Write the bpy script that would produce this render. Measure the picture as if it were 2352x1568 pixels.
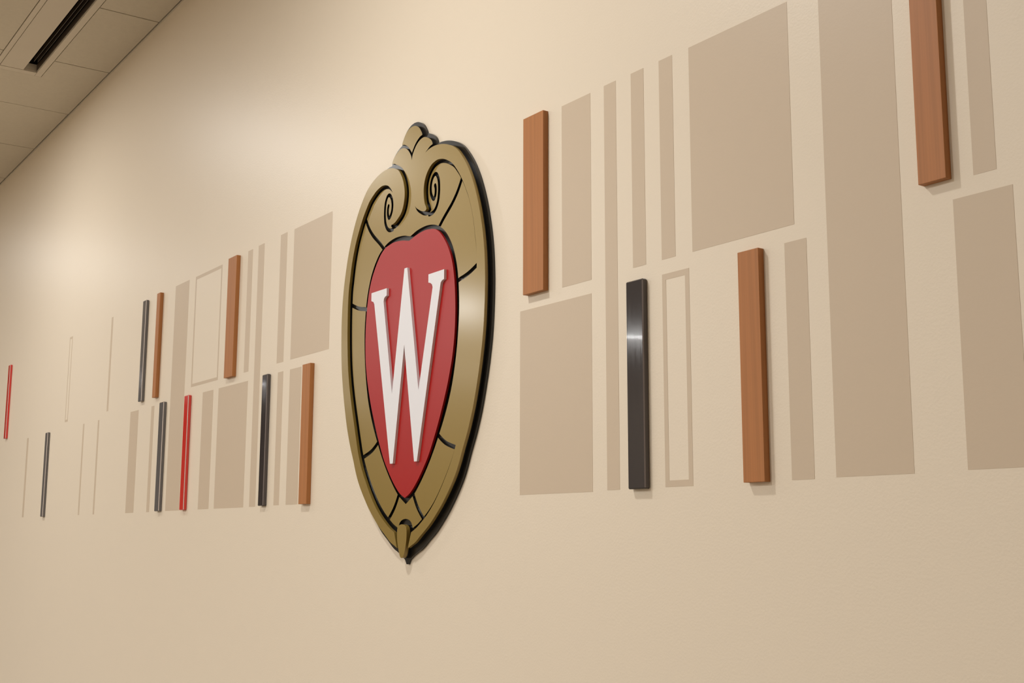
import bpy, math, random
from mathutils import Matrix, Vector
from mathutils.geometry import delaunay_2d_cdt

scn = bpy.context.scene
for o in list(bpy.data.objects):
    bpy.data.objects.remove(o)
C = scn.collection
random.seed(7)

# ------------------------------------------------------------------ camera
EYE = 1.55                      # eye height above the floor
CAM = Vector((0.0, -1.3607, EYE))
rt = Vector((0.57311406, 0.81946792, 0.00354974))
up = Vector((0.12809816, -0.09386524, 0.98730957))
fw = Vector((-0.80940172, 0.56538628, 0.15876782))
cd = bpy.data.cameras.new('camera')
cd.sensor_width = 36.0
cd.lens = 42.4995
cd.clip_start = 0.02
cam = bpy.data.objects.new('camera', cd)
C.objects.link(cam)
m = Matrix((rt, up, -fw)).transposed().to_4x4()
m.translation = CAM
cam.matrix_world = m
scn.camera = cam

# ------------------------------------------------------------------ light
w = bpy.data.worlds.new('world')
scn.world = w
w.use_nodes = True
w.node_tree.nodes['Background'].inputs[0].default_value = (1.0, 0.86, 0.70, 1)
w.node_tree.nodes['Background'].inputs[1].default_value = 0.0
scn.view_settings.view_transform = 'Standard'
scn.view_settings.look = 'None'
scn.view_settings.gamma = 1.0
scn.view_settings.use_curve_mapping = False
scn.view_settings.exposure = 0.07

CEIL = EYE + 1.8764             # ceiling height
ROOM_X0, ROOM_X1, ROOM_Y = -21.0, 4.0, -7.0
LAMP_COL = (1.0, 0.99, 0.968)


def ceiling_lamp(x, y, power, size):
    ld = bpy.data.lights.new('downlight', 'AREA')
    ld.shape = 'DISK'
    ld.size = size
    ld.energy = power
    ld.color = LAMP_COL
    lo = bpy.data.objects.new('downlight', ld)
    lo.location = (x, y, CEIL - 0.025)
    C.objects.link(lo)


ROWS = {-1: (0, 25, 19), 0: (20.5, 64, 48), 1: (17.5, 50, 41), 2: (12.5, 50, 44), 3: (0, 20, 18), 4: (0, 20, 18)}  # last two columns are added, unseen, to lighten reflections in the acrylic bars
for k, powers in ROWS.items():           # three rows of downlights, 10 ft apart
    lx = -2.13 - 3.048 * k
    for dx, y, pw in ((0, -1.10, powers[0]), (0, -3.90, powers[1]), (-0.25, -6.10, powers[2])):
        if pw:
            ceiling_lamp(lx + dx, y, pw, 0.15)


# ------------------------------------------------------------------ materials
def srgb(r, g, b):
    def f(c):
        c /= 255.0
        return c / 12.92 if c <= 0.04045 else ((c + 0.055) / 1.055) ** 2.4
    return (f(r), f(g), f(b), 1.0)


def mat(name, col, rough=0.5, metal=0.0, spec=0.5, bump=None, coat=0.0, var=None, crough=0.05, grain=0.0):
    """principled material; bump = list of (scale, detail, strength, distance); var = (scale vec, amount)"""
    M = bpy.data.materials.new(name)
    M.use_nodes = True
    nt = M.node_tree
    b = nt.nodes['Principled BSDF']
    b.inputs['Base Color'].default_value = col
    b.inputs['Roughness'].default_value = rough
    b.inputs['Metallic'].default_value = metal
    b.inputs['Specular IOR Level'].default_value = spec
    b.inputs['Coat Weight'].default_value = coat
    b.inputs['Coat Roughness'].default_value = crough
    tc = nt.nodes.new('ShaderNodeTexCoord')
    if var:
        mp = nt.nodes.new('ShaderNodeMapping')
        mp.inputs['Scale'].default_value = var[0]
        nt.links.new(tc.outputs['Object'], mp.inputs['Vector'])
        n = nt.nodes.new('ShaderNodeTexNoise')
        n.inputs['Scale'].default_value = 1.0
        n.inputs['Detail'].default_value = 5.0
        nt.links.new(mp.outputs[0], n.inputs['Vector'])
        mx = nt.nodes.new('ShaderNodeMix')
        mx.data_type = 'RGBA'
        a = var[1]
        mx.inputs[6].default_value = tuple(c * (1 - a) for c in col[:3]) + (1,)
        mx.inputs[7].default_value = tuple(min(1, c * (1 + a)) for c in col[:3]) + (1,)
        nt.links.new(n.outputs['Fac'], mx.inputs[0])
        nt.links.new(mx.outputs[2], b.inputs['Base Color'])
    prev = None
    for (sc, det, st, dist) in (bump or []):
        n = nt.nodes.new('ShaderNodeTexNoise')
        n.inputs['Scale'].default_value = sc
        n.inputs['Detail'].default_value = det
        nt.links.new(tc.outputs['Object'], n.inputs['Vector'])
        bp = nt.nodes.new('ShaderNodeBump')
        bp.inputs['Strength'].default_value = st
        bp.inputs['Distance'].default_value = dist
        nt.links.new(n.outputs['Fac'], bp.inputs['Height'])
        if prev:
            nt.links.new(prev.outputs[0], bp.inputs['Normal'])
        prev = bp
    if grain:                            # fine vertical polishing lines
        mp = nt.nodes.new('ShaderNodeMapping')
        mp.inputs['Scale'].default_value = (1500, 1500, 4)
        nt.links.new(tc.outputs['Object'], mp.inputs['Vector'])
        n = nt.nodes.new('ShaderNodeTexNoise')
        n.inputs['Scale'].default_value = 1.0
        n.inputs['Detail'].default_value = 2.0
        nt.links.new(mp.outputs[0], n.inputs['Vector'])
        prev = nt.nodes.new('ShaderNodeBump')
        prev.inputs['Strength'].default_value = grain
        prev.inputs['Distance'].default_value = 0.0002
        nt.links.new(n.outputs['Fac'], prev.inputs['Height'])
        nt.links.new(prev.outputs[0], b.inputs['Coat Normal'])
    if prev:
        nt.links.new(prev.outputs[0], b.inputs['Normal'])
    return M


M_wall = mat('cream_paint', srgb(231, 218, 198), 0.42, spec=0.42, bump=[(240, 3, 0.24, 0.0010), (40, 2, 0.08, 0.002)])
M_taupe = mat('taupe_paint', srgb(205, 187, 164), 0.45, spec=0.4, bump=[(190, 3, 0.12, 0.001)])
M_ceil = mat('ceiling_tile_beige', srgb(214, 204, 185), 0.9, spec=0.1, bump=[(300, 4, 0.4, 0.0015)], var=((60, 60, 60), 0.05))
M_ceilback = mat('ceiling_plenum', srgb(70, 60, 47), 0.95, spec=0.05, var=((4, 4, 4), 0.05))
M_metal = mat('diffuser_enamel', srgb(216, 205, 186), 0.5, spec=0.3, var=((8, 8, 8), 0.02))
M_black = mat('slot_black', srgb(18, 15, 12), 0.6, spec=0.3, var=((30, 30, 30), 0.2))
M_slot = mat('slot_side_tan', srgb(150, 132, 106), 0.6, spec=0.3, var=((20, 20, 20), 0.05))
M_vane = mat('vane_brown', srgb(86, 74, 60), 0.5, spec=0.4, var=((20, 20, 20), 0.06))
M_dark = mat('far_wall_tan', srgb(200, 186, 166), 0.7, spec=0.2, var=((2, 2, 2), 0.05))
M_carpet = mat('carpet_grey_brown', srgb(150, 140, 128), 0.95, spec=0.1, bump=[(400, 3, 0.6, 0.003)], var=((60, 60, 60), 0.15))
M_gold = mat('gold_paint', srgb(147, 122, 56), 0.34, metal=0.2, spec=0.5, coat=0.45, crough=0.17, bump=[(900, 2, 0.12, 0.0003)], var=((3, 3, 3), 0.04))
M_blk = mat('black_gloss_board', srgb(15, 13, 11), 0.27, spec=0.6, bump=[(700, 2, 0.1, 0.0003)], var=((6, 6, 6), 0.1))
M_red = mat('red_paint', srgb(168, 18, 17), 0.36, spec=0.42, bump=[(900, 2, 0.08, 0.0002)], var=((4, 4, 4), 0.04))
M_white = mat('white_letter_paint', srgb(232, 231, 235), 0.45, spec=0.4, var=((4, 4, 4), 0.01))
M_smoke = mat('charcoal_acrylic', srgb(58, 53, 53), 0.10, spec=0.3, coat=0.15, crough=0.03, grain=0.25, var=((2, 2, 6), 0.08))
M_racr = mat('red_acrylic', srgb(214, 50, 44), 0.10, spec=0.5, coat=0.5, crough=0.02, var=((2, 2, 6), 0.05))
M_grey = mat('smoke_grey_acrylic', srgb(102, 99, 99), 0.10, grain=0.1, spec=0.4, coat=0.35, crough=0.02, var=((2, 2, 6), 0.08))
M_smoke_side = mat('charcoal_acrylic_side', srgb(86, 80, 79), 0.14, spec=0.35, var=((2, 2, 6), 0.06))
M_glint = mat('acrylic_edge_glint', srgb(205, 192, 182), 0.3, spec=0.5, var=((3, 3, 8), 0.04))
M_glint_dim = mat('acrylic_edge_glint_dim', srgb(120, 110, 106), 0.25, spec=0.5, var=((3, 3, 8), 0.04))
M_wood = mat('cherry_wood', srgb(172, 112, 62), 0.5, spec=0.4, var=((150, 150, 2.2), 0.30))


# ------------------------------------------------------------------ helpers
def link(name, me, parent=None, mats=()):
    for mm in mats:
        me.materials.append(mm)
    o = bpy.data.objects.new(name, me)
    C.objects.link(o)
    if parent:
        o.parent = parent
    return o


def box_mesh(name, x0, x1, y0, y1, z0, z1, bev=0.0, seg=2):
    """box, optionally with chamfered edges (explicit geometry)"""
    import bmesh
    bm = bmesh.new()
    vs = [bm.verts.new((x, y, z)) for x in (x0, x1) for y in (y0, y1) for z in (z0, z1)]
    for f in ((0, 1, 3, 2), (4, 6, 7, 5), (0, 4, 5, 1), (2, 3, 7, 6), (0, 2, 6, 4), (1, 5, 7, 3)):
        bm.faces.new([vs[i] for i in f])
    if bev:
        bmesh.ops.bevel(bm, geom=list(bm.edges), offset=bev, segments=seg, affect='EDGES', profile=0.5)
    bmesh.ops.recalc_face_normals(bm, faces=list(bm.faces))
    me = bpy.data.meshes.new(name)
    bm.to_mesh(me)
    bm.free()
    return me


def box(name, x0, x1, y0, y1, z0, z1, M, parent=None, bev=0.0):
    return link(name, box_mesh(name, x0, x1, y0, y1, z0, z1, bev), parent, (M,))


def struct(o):
    o['kind'] = 'structure'
    return o


def tag(o, label, cat, group=None):
    o['label'] = label
    o['category'] = cat
    if group:
        o['group'] = group
    return o


def ccw(p):
    a = sum(p[i][0] * p[(i + 1) % len(p)][1] - p[(i + 1) % len(p)][0] * p[i][1] for i in range(len(p)))
    return list(p) if a > 0 else list(reversed(p))


def region(adds, cuts):
    """plane region = union(adds) - union(cuts); returns verts, triangles"""
    vs, fs, kinds = [], [], []
    for kind, polys in ((0, adds), (1, cuts)):
        for p in polys:
            p = ccw(p)
            fs.append(list(range(len(vs), len(vs) + len(p))))
            vs += [Vector((a, b)) for a, b in p]
            kinds.append(kind)
    v, e, f, ov, oe, of = delaunay_2d_cdt(vs, [], fs, 1, 1e-4)
    keep = []
    for i, t in enumerate(f):
        ks = {kinds[j] for j in of[i]}
        if 0 in ks and 1 not in ks:
            keep.append(tuple(t))
    return [tuple(q) for q in v], keep


def islands(tris):
    par = {}
    def find(a):
        while par[a] != a:
            par[a] = par[par[a]]
            a = par[a]
        return a
    em = {}
    for i, t in enumerate(tris):
        par[i] = i
    for i, t in enumerate(tris):
        for k in range(3):
            key = frozenset((t[k], t[(k + 1) % 3]))
            if key in em:
                par[find(i)] = find(em[key])
            else:
                em[key] = i
    g = {}
    for i, t in enumerate(tris):
        g.setdefault(find(i), []).append(t)
    return list(g.values())


def plate(name, verts, tris, levels, mats, parent, side_mats, chamfer=0.0):
    """extrude triangles (mm, crest plane) out of the wall: levels = depths in mm from wall side to front,
    mats[0] = front material, side_mats[i] = material index of wall band i"""
    used = sorted({i for t in tris for i in t})
    ix = {a: k for k, a in enumerate(used)}
    P = [verts[a] for a in used]
    T = [tuple(ix[i] for i in t) for t in tris]
    T = [t if ((P[t[1]][0] - P[t[0]][0]) * (P[t[2]][1] - P[t[0]][1]) - (P[t[2]][0] - P[t[0]][0]) * (P[t[1]][1] - P[t[0]][1])) > 0
         else (t[0], t[2], t[1]) for t in T]
    he = {(t[k], t[(k + 1) % 3]) for t in T for k in range(3)}
    bd = [e for e in he if (e[1], e[0]) not in he]
    n = len(P)
    V, F, MI = [], [], []
    for d in levels:
        V += [(x * 1e-3, -d * 1e-3, z * 1e-3) for x, z in P]
    top = (len(levels) - 1) * n
    for a, b, c in T:
        F.append((a + top, b + top, c + top))
        MI.append(0)
        F.append((c, b, a))
        MI.append(side_mats[0])
    for L in range(len(levels) - 1):
        for a, b in bd:
            F.append((a + L * n, b + L * n, b + (L + 1) * n, a + (L + 1) * n))
            MI.append(side_mats[L])
    me = bpy.data.meshes.new(name)
    me.from_pydata(V, [], F)
    for mm in mats:
        me.materials.append(mm)
    me.polygons.foreach_set('material_index', MI)
    me.polygons.foreach_set('use_smooth', [True] * len(F))
    me.update()
    me.set_sharp_from_angle(angle=math.radians(35))
    me.validate()
    o = bpy.data.objects.new(name, me)
    C.objects.link(o)
    o.parent = parent
    return o


def smooth(p, n=4, closed=False):
    """Catmull-Rom through the points"""
    out = []
    N = len(p)
    rng = N if closed else N - 1
    for i in range(rng):
        if closed:
            a, b, c, d = p[i - 1], p[i], p[(i + 1) % N], p[(i + 2) % N]
        else:
            b, c = p[i], p[i + 1]
            a = p[i - 1] if i else (2 * b[0] - c[0], 2 * b[1] - c[1])
            d = p[i + 2] if i + 2 < N else (2 * c[0] - b[0], 2 * c[1] - b[1])
        for k in range(n):
            t = k / n
            out.append(tuple(0.5 * (2 * b[j] + (c[j] - a[j]) * t + (2 * a[j] - 5 * b[j] + 4 * c[j] - d[j]) * t * t
                                    + (3 * b[j] - a[j] - 3 * c[j] + d[j]) * t ** 3) for j in (0, 1)))
    if not closed:
        out.append(tuple(p[-1]))
    return out


def mirror(p):
    return [(-x, y) for x, y in p]


def offset(p, dist):
    """offset a closed outline outward; dist is a number or f(x, y)"""
    p = ccw(p)
    out = []
    N = len(p)
    for i in range(N):
        ax, ay = p[i - 1]
        bx, by = p[i]
        cx, cy = p[(i + 1) % N]
        n1 = Vector((by - ay, ax - bx)).normalized()
        n2 = Vector((cy - by, bx - cx)).normalized()
        nn = n1 + n2
        if nn.length < 0.3:
            nn = n1
        nn.normalize()
        k = 1.0 / max(0.6, nn.dot(n1))
        d = dist(bx, by) if callable(dist) else dist
        out.append((bx + nn.x * d * k, by + nn.y * d * k))
    return out


def stroke(p, r):
    """wide line as overlapping polygons"""
    out = []
    for i, (x, y) in enumerate(p):
        out.append([(x + r * math.cos(a), y + r * math.sin(a)) for a in [k * math.tau / 14 for k in range(14)]])
        if i + 1 < len(p):
            x2, y2 = p[i + 1]
            d = Vector((x2 - x, y2 - y))
            if d.length < 1e-6:
                continue
            d.normalize()
            nx, ny = -d.y * r, d.x * r
            out.append([(x + nx, y + ny), (x2 + nx, y2 + ny), (x2 - nx, y2 - ny), (x - nx, y - ny)])
    return out


# ------------------------------------------------------------------ the room
wall = struct(box('wall_back', ROOM_X0, ROOM_X1, 0.0, 0.15, 0.0, CEIL + 0.25, M_wall))
wall['label'] = 'cream textured wall painted with taupe rectangles'
struct(box('wall_front', ROOM_X0, ROOM_X1, ROOM_Y - 0.15, ROOM_Y, 0.0, CEIL + 0.25, M_dark))
struct(box('wall_left', ROOM_X0 - 0.15, ROOM_X0, ROOM_Y, 0.0, 0.0, CEIL + 0.25, M_wall))
struct(box('wall_right', ROOM_X1, ROOM_X1 + 0.15, ROOM_Y, 0.0, 0.0, CEIL + 0.25, M_wall))
struct(box('floor', ROOM_X0, ROOM_X1, ROOM_Y, 0.0, -0.1, 0.0, M_carpet))
struct(box('baseboard_back', ROOM_X0, ROOM_X1, -0.012, 0.0, 0.0, 0.10, M_slot, bev=0.002))

# painted rectangles (heights measured from eye level)
SOLID = [
    (-1.7827, -1.6940, 0.4639, 0.8218), (-1.9196, -1.6945, 0.0783, 0.4384), (-1.6540, -1.6198, 0.0799, 0.8227),
    (-1.5778, -1.5433, 0.4646, 0.8218), (-1.5029, -1.4685, 0.4650, 0.8211), (-1.4276, -1.2069, 0.4648, 0.8199),
    (-1.2278, -1.1847, 0.0825, 0.4395), (-0.9334, -0.8467, 0.0852, 0.4400), (-3.9306, -3.8015, 0.0771, 0.8279),
    (-3.3136, -3.2793, 0.4671, 0.8301), (-3.2371, -3.1951, 0.0784, 0.8315), (-3.0829, -3.0390, 0.4677, 0.8319),
    (-2.9937, -2.7625, 0.4685, 0.8304), (-4.3461, -4.2564, 0.0756, 0.4359), (-4.1188, -4.0894, 0.0757, 0.4371),
    (-3.6353, -3.5466, 0.0774, 0.4398), (-3.5037, -3.2798, 0.0777, 0.4398), (-3.0714, -3.0368, 0.0794, 0.4415),
    (-2.9932, -2.9214, 0.0795, 0.4412), (-5.8455, -5.8162, 0.0761, 0.4364), (-4.6388, -4.6188, 0.4617, 0.8247),
    (-4.9439, -4.9261, 0.0755, 0.4364), (-4.7434, -4.7245, 0.0756, 0.4361), (-1.1453, -1.0142, 0.0837, 0.8235),
    (-0.9010, -0.8675, 0.4653, 0.8235),
]
FRAMES = [   # outer, inner
    ((-1.5030, -1.4369, 0.0807, 0.4393), (-1.4934, -1.4468, 0.0912, 0.4291)),
    ((-3.7432, -3.5153, 0.4670, 0.8272), (-3.7340, -3.5233, 0.4762, 0.8169)),
    ((-5.2192, -5.1761, 0.4634, 0.8235), (-5.2115, -5.1840, 0.4730, 0.8140)),
]
PT = 0.0003
for (x0, x1, z0, z1) in SOLID:
    box('painted_rectangle', x0, x1, -PT, 0.0, EYE + z0, EYE + z1, M_taupe, wall)
for (a, b) in FRAMES:
    v, t = region([[(a[0], a[2]), (a[1], a[2]), (a[1], a[3]), (a[0], a[3])]],
                  [[(b[0], b[2]), (b[1], b[2]), (b[1], b[3]), (b[0], b[3])]])
    v = [(x * 1000, (z + EYE) * 1000) for x, z in v]
    o = plate('painted_outline', v, t, (0.0, PT * 1000), (M_taupe,), wall, (0,))
    o['label'] = 'hollow taupe painted outline of a rectangle'

# ------------------------------------------------------------------ ceiling: slab, tiles, slot diffuser
ceil = struct(box('ceiling', ROOM_X0, ROOM_X1, ROOM_Y, 0.0, CEIL + 0.11, CEIL + 0.25, M_ceilback))
TS, GAP = 0.6096, 0.007
GX0 = -3.1097 * 1.3607
DX0, DX1 = -5.0486, -3.22            # diffuser, outer edges
DY0, DY1 = -0.4179, -0.2282
tile_me = box_mesh('ceiling_tile', GAP / 2, TS - GAP / 2, -TS + GAP / 2, -GAP / 2, CEIL, CEIL + 0.013, 0.0015)
tile_me.materials.append(M_ceil)
for j in range(7):
    for i in range(-27, 13):
        x, y = GX0 + i * TS, -0.006 - j * TS
        if x + TS < ROOM_X0 + 0.05 or x > ROOM_X1 - TS:
            continue
        if j == 0 and x < DX1 and x + TS > DX0:
            v, t = region([[(x + GAP / 2, y - TS + GAP / 2), (x + TS - GAP / 2, y - TS + GAP / 2), (x + TS - GAP / 2, y - GAP / 2), (x + GAP / 2, y - GAP / 2)]],
                          [[(DX0 - 0.004, DY0 - 0.003), (DX1 + 0.004, DY0 - 0.003), (DX1 + 0.004, DY1 + 0.003), (DX0 - 0.004, DY1 + 0.003)]])
            # one piece round the diffuser opening
            V = [(a, b, CEIL) for a, b in v] + [(a, b, CEIL + 0.013) for a, b in v]
            n = len(v)
            T = [q if ((v[q[1]][0] - v[q[0]][0]) * (v[q[2]][1] - v[q[0]][1]) - (v[q[2]][0] - v[q[0]][0]) * (v[q[1]][1] - v[q[0]][1])) > 0 else (q[0], q[2], q[1]) for q in t]
            he = {(q[k], q[(k + 1) % 3]) for q in T for k in range(3)}
            F = [(q[2], q[1], q[0]) for q in T] + [tuple(a + n for a in q) for q in T]
            F += [(a, b, b + n, a + n) for a, b in he if (b, a) not in he]
            me = bpy.data.meshes.new('ceiling_tile')
            me.from_pydata(V, [], F)
            link('ceiling_tile', me, ceil, (M_ceil,))
        else:
            o = bpy.data.objects.new('ceiling_tile', tile_me)
            o.location = (x, y, 0)
            C.objects.link(o)
            o.parent = ceil
# T-bars the tiles rest on
for j in range(1, 8):
    yy = -0.006 - j * TS
    box('ceiling_tee', ROOM_X0, ROOM_X1, yy - 0.012, yy + 0.012, CEIL + 0.0135, CEIL + 0.018, M_ceilback, ceil)
for i in range(-27, 14):
    xx = GX0 + i * TS
    if not ROOM_X0 < xx < ROOM_X1 - 0.02:
        continue
    spans = [(-0.006 - 7 * TS, 0.0)]
    if DX0 < xx < DX1:
        spans = [(-0.006 - 7 * TS, DY0 - 0.01), (DY1 + 0.01, 0.0)]
    for (ya, yb) in spans:
        box('ceiling_tee', xx - 0.012, xx + 0.012, ya, yb, CEIL + 0.0135, CEIL + 0.018, M_ceilback, ceil)
box('ceiling_field', ROOM_X0, ROOM_X1, ROOM_Y, -0.006 - 7 * TS, CEIL, CEIL + 0.013, M_ceil, ceil)
struct(box('trim_1', ROOM_X0, ROOM_X1, -0.0045, 0.0, CEIL - 0.002, CEIL + 0.013, M_ceil))

dif = bpy.data.objects.new('slot_diffuser', None)
dif.location = (DX0, (DY0 + DY1) / 2, CEIL)
C.objects.link(dif)
tag(dif, 'beige metal linear air diffuser with a black slot in the tiled ceiling', 'air diffuser')


def dpart(name, x0, x1, y0, y1, z0, z1, M, bev=0.0):
    ox, oy, oz = dif.location
    return box(name, x0 - ox, x1 - ox, y0 - oy, y1 - oy, z0 - oz, z1 - oz, M, dif, bev)


SX0, SX1 = -3.683 * 1.3607, DX1 - 0.035        # slot
SY0, SY1 = -0.2255 * 1.3607, -0.1858 * 1.3607
zb, zt = CEIL - 0.0015, CEIL + 0.0095
dpart('flange', DX0, DX1, SY1, DY1, zb, zt, M_metal, 0.001)
dpart('flange', DX0, SX0 - 0.0, DY0, SY1 - 0.0005, zb, zt, M_metal, 0.001)
dpart('flange', SX1, DX1, DY0, SY1 - 0.0005, zb, zt, M_metal, 0.001)
dpart('flange', SX0 + 0.001, SX1 - 0.001, DY0, DY0 + 0.019, zb, zt, M_metal, 0.001)
dpart('face_panel', SX0 + 0.005, SX1 - 0.001, DY0 + 0.021, SY0, zb + 0.0005, zt, M_metal, 0.001)
LIT_TOP = CEIL + 0.034  # light entering the slot is painted as a paler band below this height
dpart('slot_lit_band', SX0, SX1, SY1 - 0.002, SY1, zt, LIT_TOP, M_vane)
dpart('slot_lit_band', SX0 - 0.002, SX0, SY0, SY1, zt, LIT_TOP, M_metal)
dpart('slot_lit_band', SX1, SX1 + 0.002, SY0, SY1, zt, LIT_TOP, M_metal)
dpart('slot_lit_band', SX0, SX1, SY0, SY0 + 0.002, zt, LIT_TOP, M_metal)
dpart('slot_side', SX0, SX1, SY1 - 0.001, SY1, LIT_TOP, CEIL + 0.095, M_black)
dpart('slot_side', SX0, SX1, SY0, SY0 + 0.001, LIT_TOP, CEIL + 0.095, M_black)
dpart('slot_side', SX0 - 0.001, SX0, SY0, SY1, LIT_TOP, CEIL + 0.095, M_black)
dpart('slot_side', SX1, SX1 + 0.001, SY0, SY1, LIT_TOP, CEIL + 0.095, M_black)
dpart('slot_back', SX0, SX1, SY0, SY1, CEIL + 0.095, CEIL + 0.098, M_black)
for yv in (SY0 + 0.026, SY0 + 0.040):
    dpart('vane', SX0 + 0.06, SX1 - 0.06, yv, yv + 0.002, LIT_TOP - 0.012, LIT_TOP + 0.006, M_vane)


# ------------------------------------------------------------------ bars on the wall
def bar(kind, x0, x1, z0, z1, label):
    wood = kind == 'wood_bar'
    d = 0.0124 if wood else 0.0114
    M = {'wood_bar': M_wood, 'charcoal_acrylic_bar': M_smoke, 'grey_acrylic_bar': M_grey, 'red_acrylic_bar': M_racr}[kind]
    me = box_mesh(kind, 0, x1 - x0, -d, 0, 0, z1 - z0, 0.0006 if wood else 0.0018, 2 if wood else 1)
    mats = (M,) if wood else (M, M_glint if x0 < -3.5 else M_glint_dim, M_smoke_side)
    if not wood:                        # refracted light line painted as a lighter colour on the long front chamfers
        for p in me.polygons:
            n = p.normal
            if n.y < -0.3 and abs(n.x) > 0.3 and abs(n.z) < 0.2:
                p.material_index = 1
            elif abs(n.x) > 0.9 and kind == 'charcoal_acrylic_bar':
                p.material_index = 2
    o = link(kind, me, None, mats)
    o.location = (x0, 0.0, EYE + z0)
    tag(o, label, 'wooden bar' if wood else 'acrylic bar', 'bars mounted on the wall')
    return o


BARS = [
    ('wood_bar', -1.8938, -1.8267, 0.4656, 0.8252, 'cherry-brown wooden bar above the big taupe rectangle next to the crest'),
    ('charcoal_acrylic_bar', -1.5854, -1.5410, 0.0791, 0.4387, 'broad charcoal acrylic bar with a bright reflected streak beside a narrow hollow outline'),
    ('wood_bar', -1.3142, -1.2704, 0.0814, 0.4395, 'cherry-brown wooden bar alone on bare cream below the largest taupe block'),
    ('grey_acrylic_bar', -4.2354, -4.2012, 0.4618, 0.8237, 'slim smoke-grey acrylic bar side by side with a slim wooden bar'),
    ('wood_bar', -4.0827, -4.0499, 0.4624, 0.8255, 'slim brown wooden bar side by side with a slim grey bar'),
    ('wood_bar', -3.4367, -3.3714, 0.4626, 0.8285, 'brown wooden bar beside the large hollow taupe outline'),
    ('grey_acrylic_bar', -4.0058, -3.9640, 0.0766, 0.4393, 'smoke-grey acrylic bar below the slim wooden bar, beside the tall taupe column'),
    ('red_acrylic_bar', -3.7682, -3.7323, 0.0769, 0.4403, 'red acrylic bar along the lower edge of the tall taupe column'),
    ('charcoal_acrylic_bar', -3.1514, -3.1174, 0.0790, 0.4421, 'dark charcoal acrylic bar against a tall thin taupe stripe near the crest'),
    ('wood_bar', -2.8895, -2.8428, 0.0788, 0.4413, 'brown wooden bar in the lower row edging a taupe stripe close to the crest'),
    ('red_acrylic_bar', -6.2722, -6.2364, 0.4600, 0.8221, 'lone red acrylic bar on bare cream wall farthest from the crest'),
    ('grey_acrylic_bar', -5.4786, -5.4414, 0.0744, 0.4363, 'thin smoke-grey acrylic bar between hairline taupe stripes far from the crest'),
    ('wood_bar', -0.9768, -0.9336, 0.4680, 0.8260, 'cherry-brown wooden bar hung high beside the broadest full-height taupe column'),
]
for b in BARS:
    bar(*b)

# ------------------------------------------------------------------ crest (millimetres about its own axis)
crest = bpy.data.objects.new('crest_sign', None)
crest.location = (-2.3375, 0.0, EYE)
C.objects.link(crest)
tag(crest, 'large gold, red and black crest sign with a white letter W', 'crest sign')

R_OUT = [(24, -27), (38, -21), (55, -14), (80, 2), (110, 21), (140, 45), (165, 68), (190, 95), (210, 120), (226, 146), (241, 177),
         (257, 208), (270, 238), (280, 265), (291, 302), (300, 337), (307, 370), (313, 405), (317, 445), (319.5, 500), (319, 540),
         (316, 580), (310, 618), (303, 648), (295, 677), (284, 708), (270, 740), (255, 767), (240, 789), (222, 810), (203, 828),
         (181, 841), (151, 852), (122, 857.5), (98, 858), (80, 855), (62, 849), (47, 840), (35, 826), (26, 811), (20.5, 795),
         (18, 780), (19, 765), (23, 751), (29, 740), (37, 732), (47, 726), (58, 720.5), (68, 717.5), (76, 717), (81, 720)]
R_IN = [(81, 720), (78.5, 726), (73, 735), (69, 751), (68, 767), (70, 782), (76, 796), (85, 807), (98, 816.5), (112, 821), (129, 822.5),
        (149, 818.5), (168, 810.5), (188, 798.5), (203, 784), (217, 768), (230, 750), (243, 729), (254, 709), (266, 680), (275, 650),
        (281, 620), (286, 593), (288, 560), (288, 527), (287, 486), (284, 441), (279, 399), (270, 356), (257, 310), (242, 265),
        (222, 206), (212, 181), (197, 153), (178, 125), (154, 94), (130, 67.5), (106, 46.5), (85, 32), (60, 17), (37, 7)]
HOLE = [(0, 675), (10, 677.5), (28, 682), (50, 684.5), (70, 685), (90, 683), (110, 678.5), (128, 670.5), (147, 659), (166, 640), (182, 617),
        (193, 593), (201.5, 567), (206.5, 541), (209.5, 512), (211, 483), (210, 450), (207, 417), (202.5, 385), (195, 348), (185, 312),
        (171, 277), (154, 243), (135, 211), (118, 184), (98, 156), (75, 128), (52, 104), (35, 89), (17, 78), (0, 68.5)]
RED = [(0, 664), (12, 666.5), (28, 670), (50, 673), (74, 674), (92, 672), (111, 668.5), (130, 658.5), (147, 643), (163, 623.5), (177, 601),
       (187, 576), (193, 552), (197, 527), (199.5, 498), (200.5, 468), (199.5, 438), (196, 405), (190, 374), (181, 343), (169, 309),
       (154, 274), (137, 238), (118, 203), (98, 170), (74, 140), (50, 114.5), (24, 93), (0, 82)]
LETTER = [(-164, 568), (-90, 568), (-90, 550.5), (-98, 548.5), (-102.5, 544.5), (-104, 538), (-56, 317), (-9, 600), (3.5, 600), (62, 314),
          (116, 536), (113, 542.5), (106, 547), (97.5, 549), (97.5, 567.5), (163, 567.5), (163, 546), (155, 544.5), (149.5, 540.5),
          (147.5, 533), (60, 159.5), (48, 159.5), (-4, 424), (-46, 159.5), (-59, 159.5), (-149, 539), (-153.5, 545), (-164, 549)]
DROP = [(-20.5, 8), (-19.5, 15), (-14, 21.5), (0, 24.5), (14, 21.5), (19.5, 15), (21, 8), (21, -3), (19.5, -15), (16, -28), (11, -40), (5, -47),
        (0, -48.5), (-5, -46), (-10, -38), (-15, -26), (-19, -12), (-20.5, 0)]
LOBE_T = [(0, 936), (12, 934.5), (23, 930), (32, 924), (39, 916), (44.5, 908), (46, 903.5), (38, 902.5), (30, 899.5), (22, 895), (14, 889),
          (7, 881.5), (0, 873)]
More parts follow.
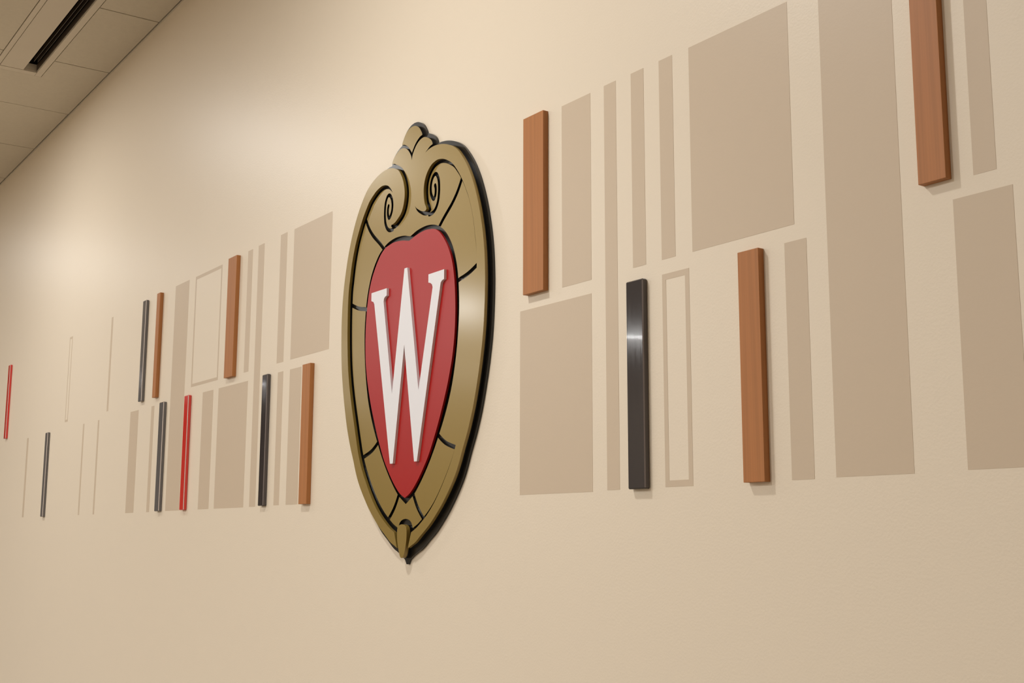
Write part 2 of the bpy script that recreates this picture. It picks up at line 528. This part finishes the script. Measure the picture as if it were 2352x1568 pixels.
LOBE_S = [(0, 855), (3, 865), (8, 873), (17, 883), (28, 890.5), (41, 895), (55, 895.5), (67, 891.5), (77, 886.5), (86, 880), (91, 873),
          (92, 869), (81, 867), (70, 862), (58, 856), (50, 850), (0, 846)]
SPIRAL = [(105.5, 770), (108, 764), (108.5, 755), (107, 747), (102, 739.5), (96.5, 742), (92, 748), (88.5, 755), (87, 763), (87, 770),
          (88.5, 778), (92, 786), (98, 793), (105, 796), (112, 793.5), (117.5, 786), (121, 777), (122.5, 766), (123, 755), (122, 744),
          (120, 733), (116, 724), (110, 716), (101, 710), (91, 708), (82, 708)]
GROOVES = [[(220, 764), (206, 742), (193, 726), (176, 710), (157, 696), (140, 683), (124, 669)],
           [(200, 535), (215, 538.5), (232, 541.5), (254, 547.5), (284, 559)],
           [(128, 215), (152, 199.5), (172, 190.5), (206, 181)],
           [(30, 93), (42, 73), (56, 55), (82, 31)]]
H_BACK, H_PANEL, H_RED, H_RIM, H_W = 6.0, 12.0, 15.0, 19.0, 21.0

rim_r = smooth(R_OUT, 4) + smooth(R_IN, 4)[1:]
hole = smooth(HOLE, 3)
hole = hole + [(-x, y) for x, y in reversed(hole[1:-1])]
red = smooth(RED, 3)
red = red + [(-x, y) for x, y in reversed(red[1:-1])]
drop = smooth(DROP, 3, True)
lobe_t = smooth(LOBE_T[:7], 3) + smooth(LOBE_T[6:], 3)[1:]
lobe_t = lobe_t + [(-x, y) for x, y in reversed(lobe_t[1:-1])]
lobe_s = smooth(LOBE_S[:12], 3) + smooth(LOBE_S[11:16], 3)[1:] + [LOBE_S[16]]


def rim_gap(x, y):
    t = min(1.0, max(0.0, (y - 640.0) / 100.0))
    return 10.5 * (1 - t) + 8.0 * t


gap_r = offset(rim_r, rim_gap)
drop_gap = offset(drop, lambda x, y: 12.0 if y > 8 else 8.0)

# backing board
sil = smooth(R_OUT[:35], 4)
sil = sil + mirror(list(reversed(sil)))
adds = [offset(sil, lambda x, y: 10.0 + 5.5 * min(1.0, max(0.0, (160.0 - y) / 140.0))), offset(lobe_t, 10.0), offset(lobe_s, 10.0), offset(mirror(lobe_s), 10.0), offset(drop, 3.0),
        [(-36, -37), (36, -37), (22, -45.5), (10, -52), (2.5, -62), (-2.5, -62), (-10, -52), (-22, -45.5)], [(-100, 700), (100, 700), (60, 880), (-60, 880)]]
v, t = region(adds, [])
plate('backing_board', v, t, (0.0, H_BACK), (M_blk,), crest, (0,))['label'] = 'black backing board'

# gold plates
inner = smooth(R_IN[20:], 3)
outer_half = [(0, -20)] + [(x * 1.03 + 3, y) for x, y in reversed(inner)] + [(263, 722), (240, 764), (205, 803), (160, 832), (110, 840), (60, 845), (50, 850)]
base = outer_half + [(-x, y) for x, y in reversed(outer_half[1:])]
cuts = [gap_r, mirror(gap_r), hole, drop_gap]
for g in [smooth(SPIRAL, 2)]:
    cuts += stroke(g, 4.6) + stroke(mirror(g), 4.6)
for g in GROOVES:
    s = smooth(g, 3)
    cuts += stroke(s, 4.8) + stroke(mirror(s), 4.8)
v, t = region([base, lobe_s, mirror(lobe_s)], cuts)
for isl in islands(t):
    ar = sum(abs((v[q[1]][0] - v[q[0]][0]) * (v[q[2]][1] - v[q[0]][1]) - (v[q[2]][0] - v[q[0]][0]) * (v[q[1]][1] - v[q[0]][1])) for q in isl) / 2
    if ar < 60:
        continue
    plate('gold_plate', v, isl, (H_BACK, H_PANEL), (M_gold, M_blk), crest, (1,))
v, t = region([lobe_t], [])
plate('gold_finial', v, t, (H_BACK, H_PANEL), (M_gold, M_blk), crest, (1,))

# raised rim with scrolled ends
for rim in (rim_r, mirror(rim_r)):
    v, t = region([rim], [drop_gap])
    plate('scrolled_rim', v, t, (H_BACK, H_PANEL, H_RIM), (M_gold, M_blk), crest, (1, 0))
v, t = region([drop], [])
plate('gold_drop', v, t, (H_BACK, H_PANEL, 21.0), (M_gold, M_blk), crest, (1, 0))
v, t = region([red], [])
plate('red_shield', v, t, (H_BACK, 10.0, H_RED), (M_red, M_blk), crest, (1, 0))['label'] = 'red heart-topped shield'
v, t = region([LETTER], [])
plate('letter_w', v, t, (H_RED, H_W), (M_white,), crest, (0,))['label'] = 'white raised letter W'
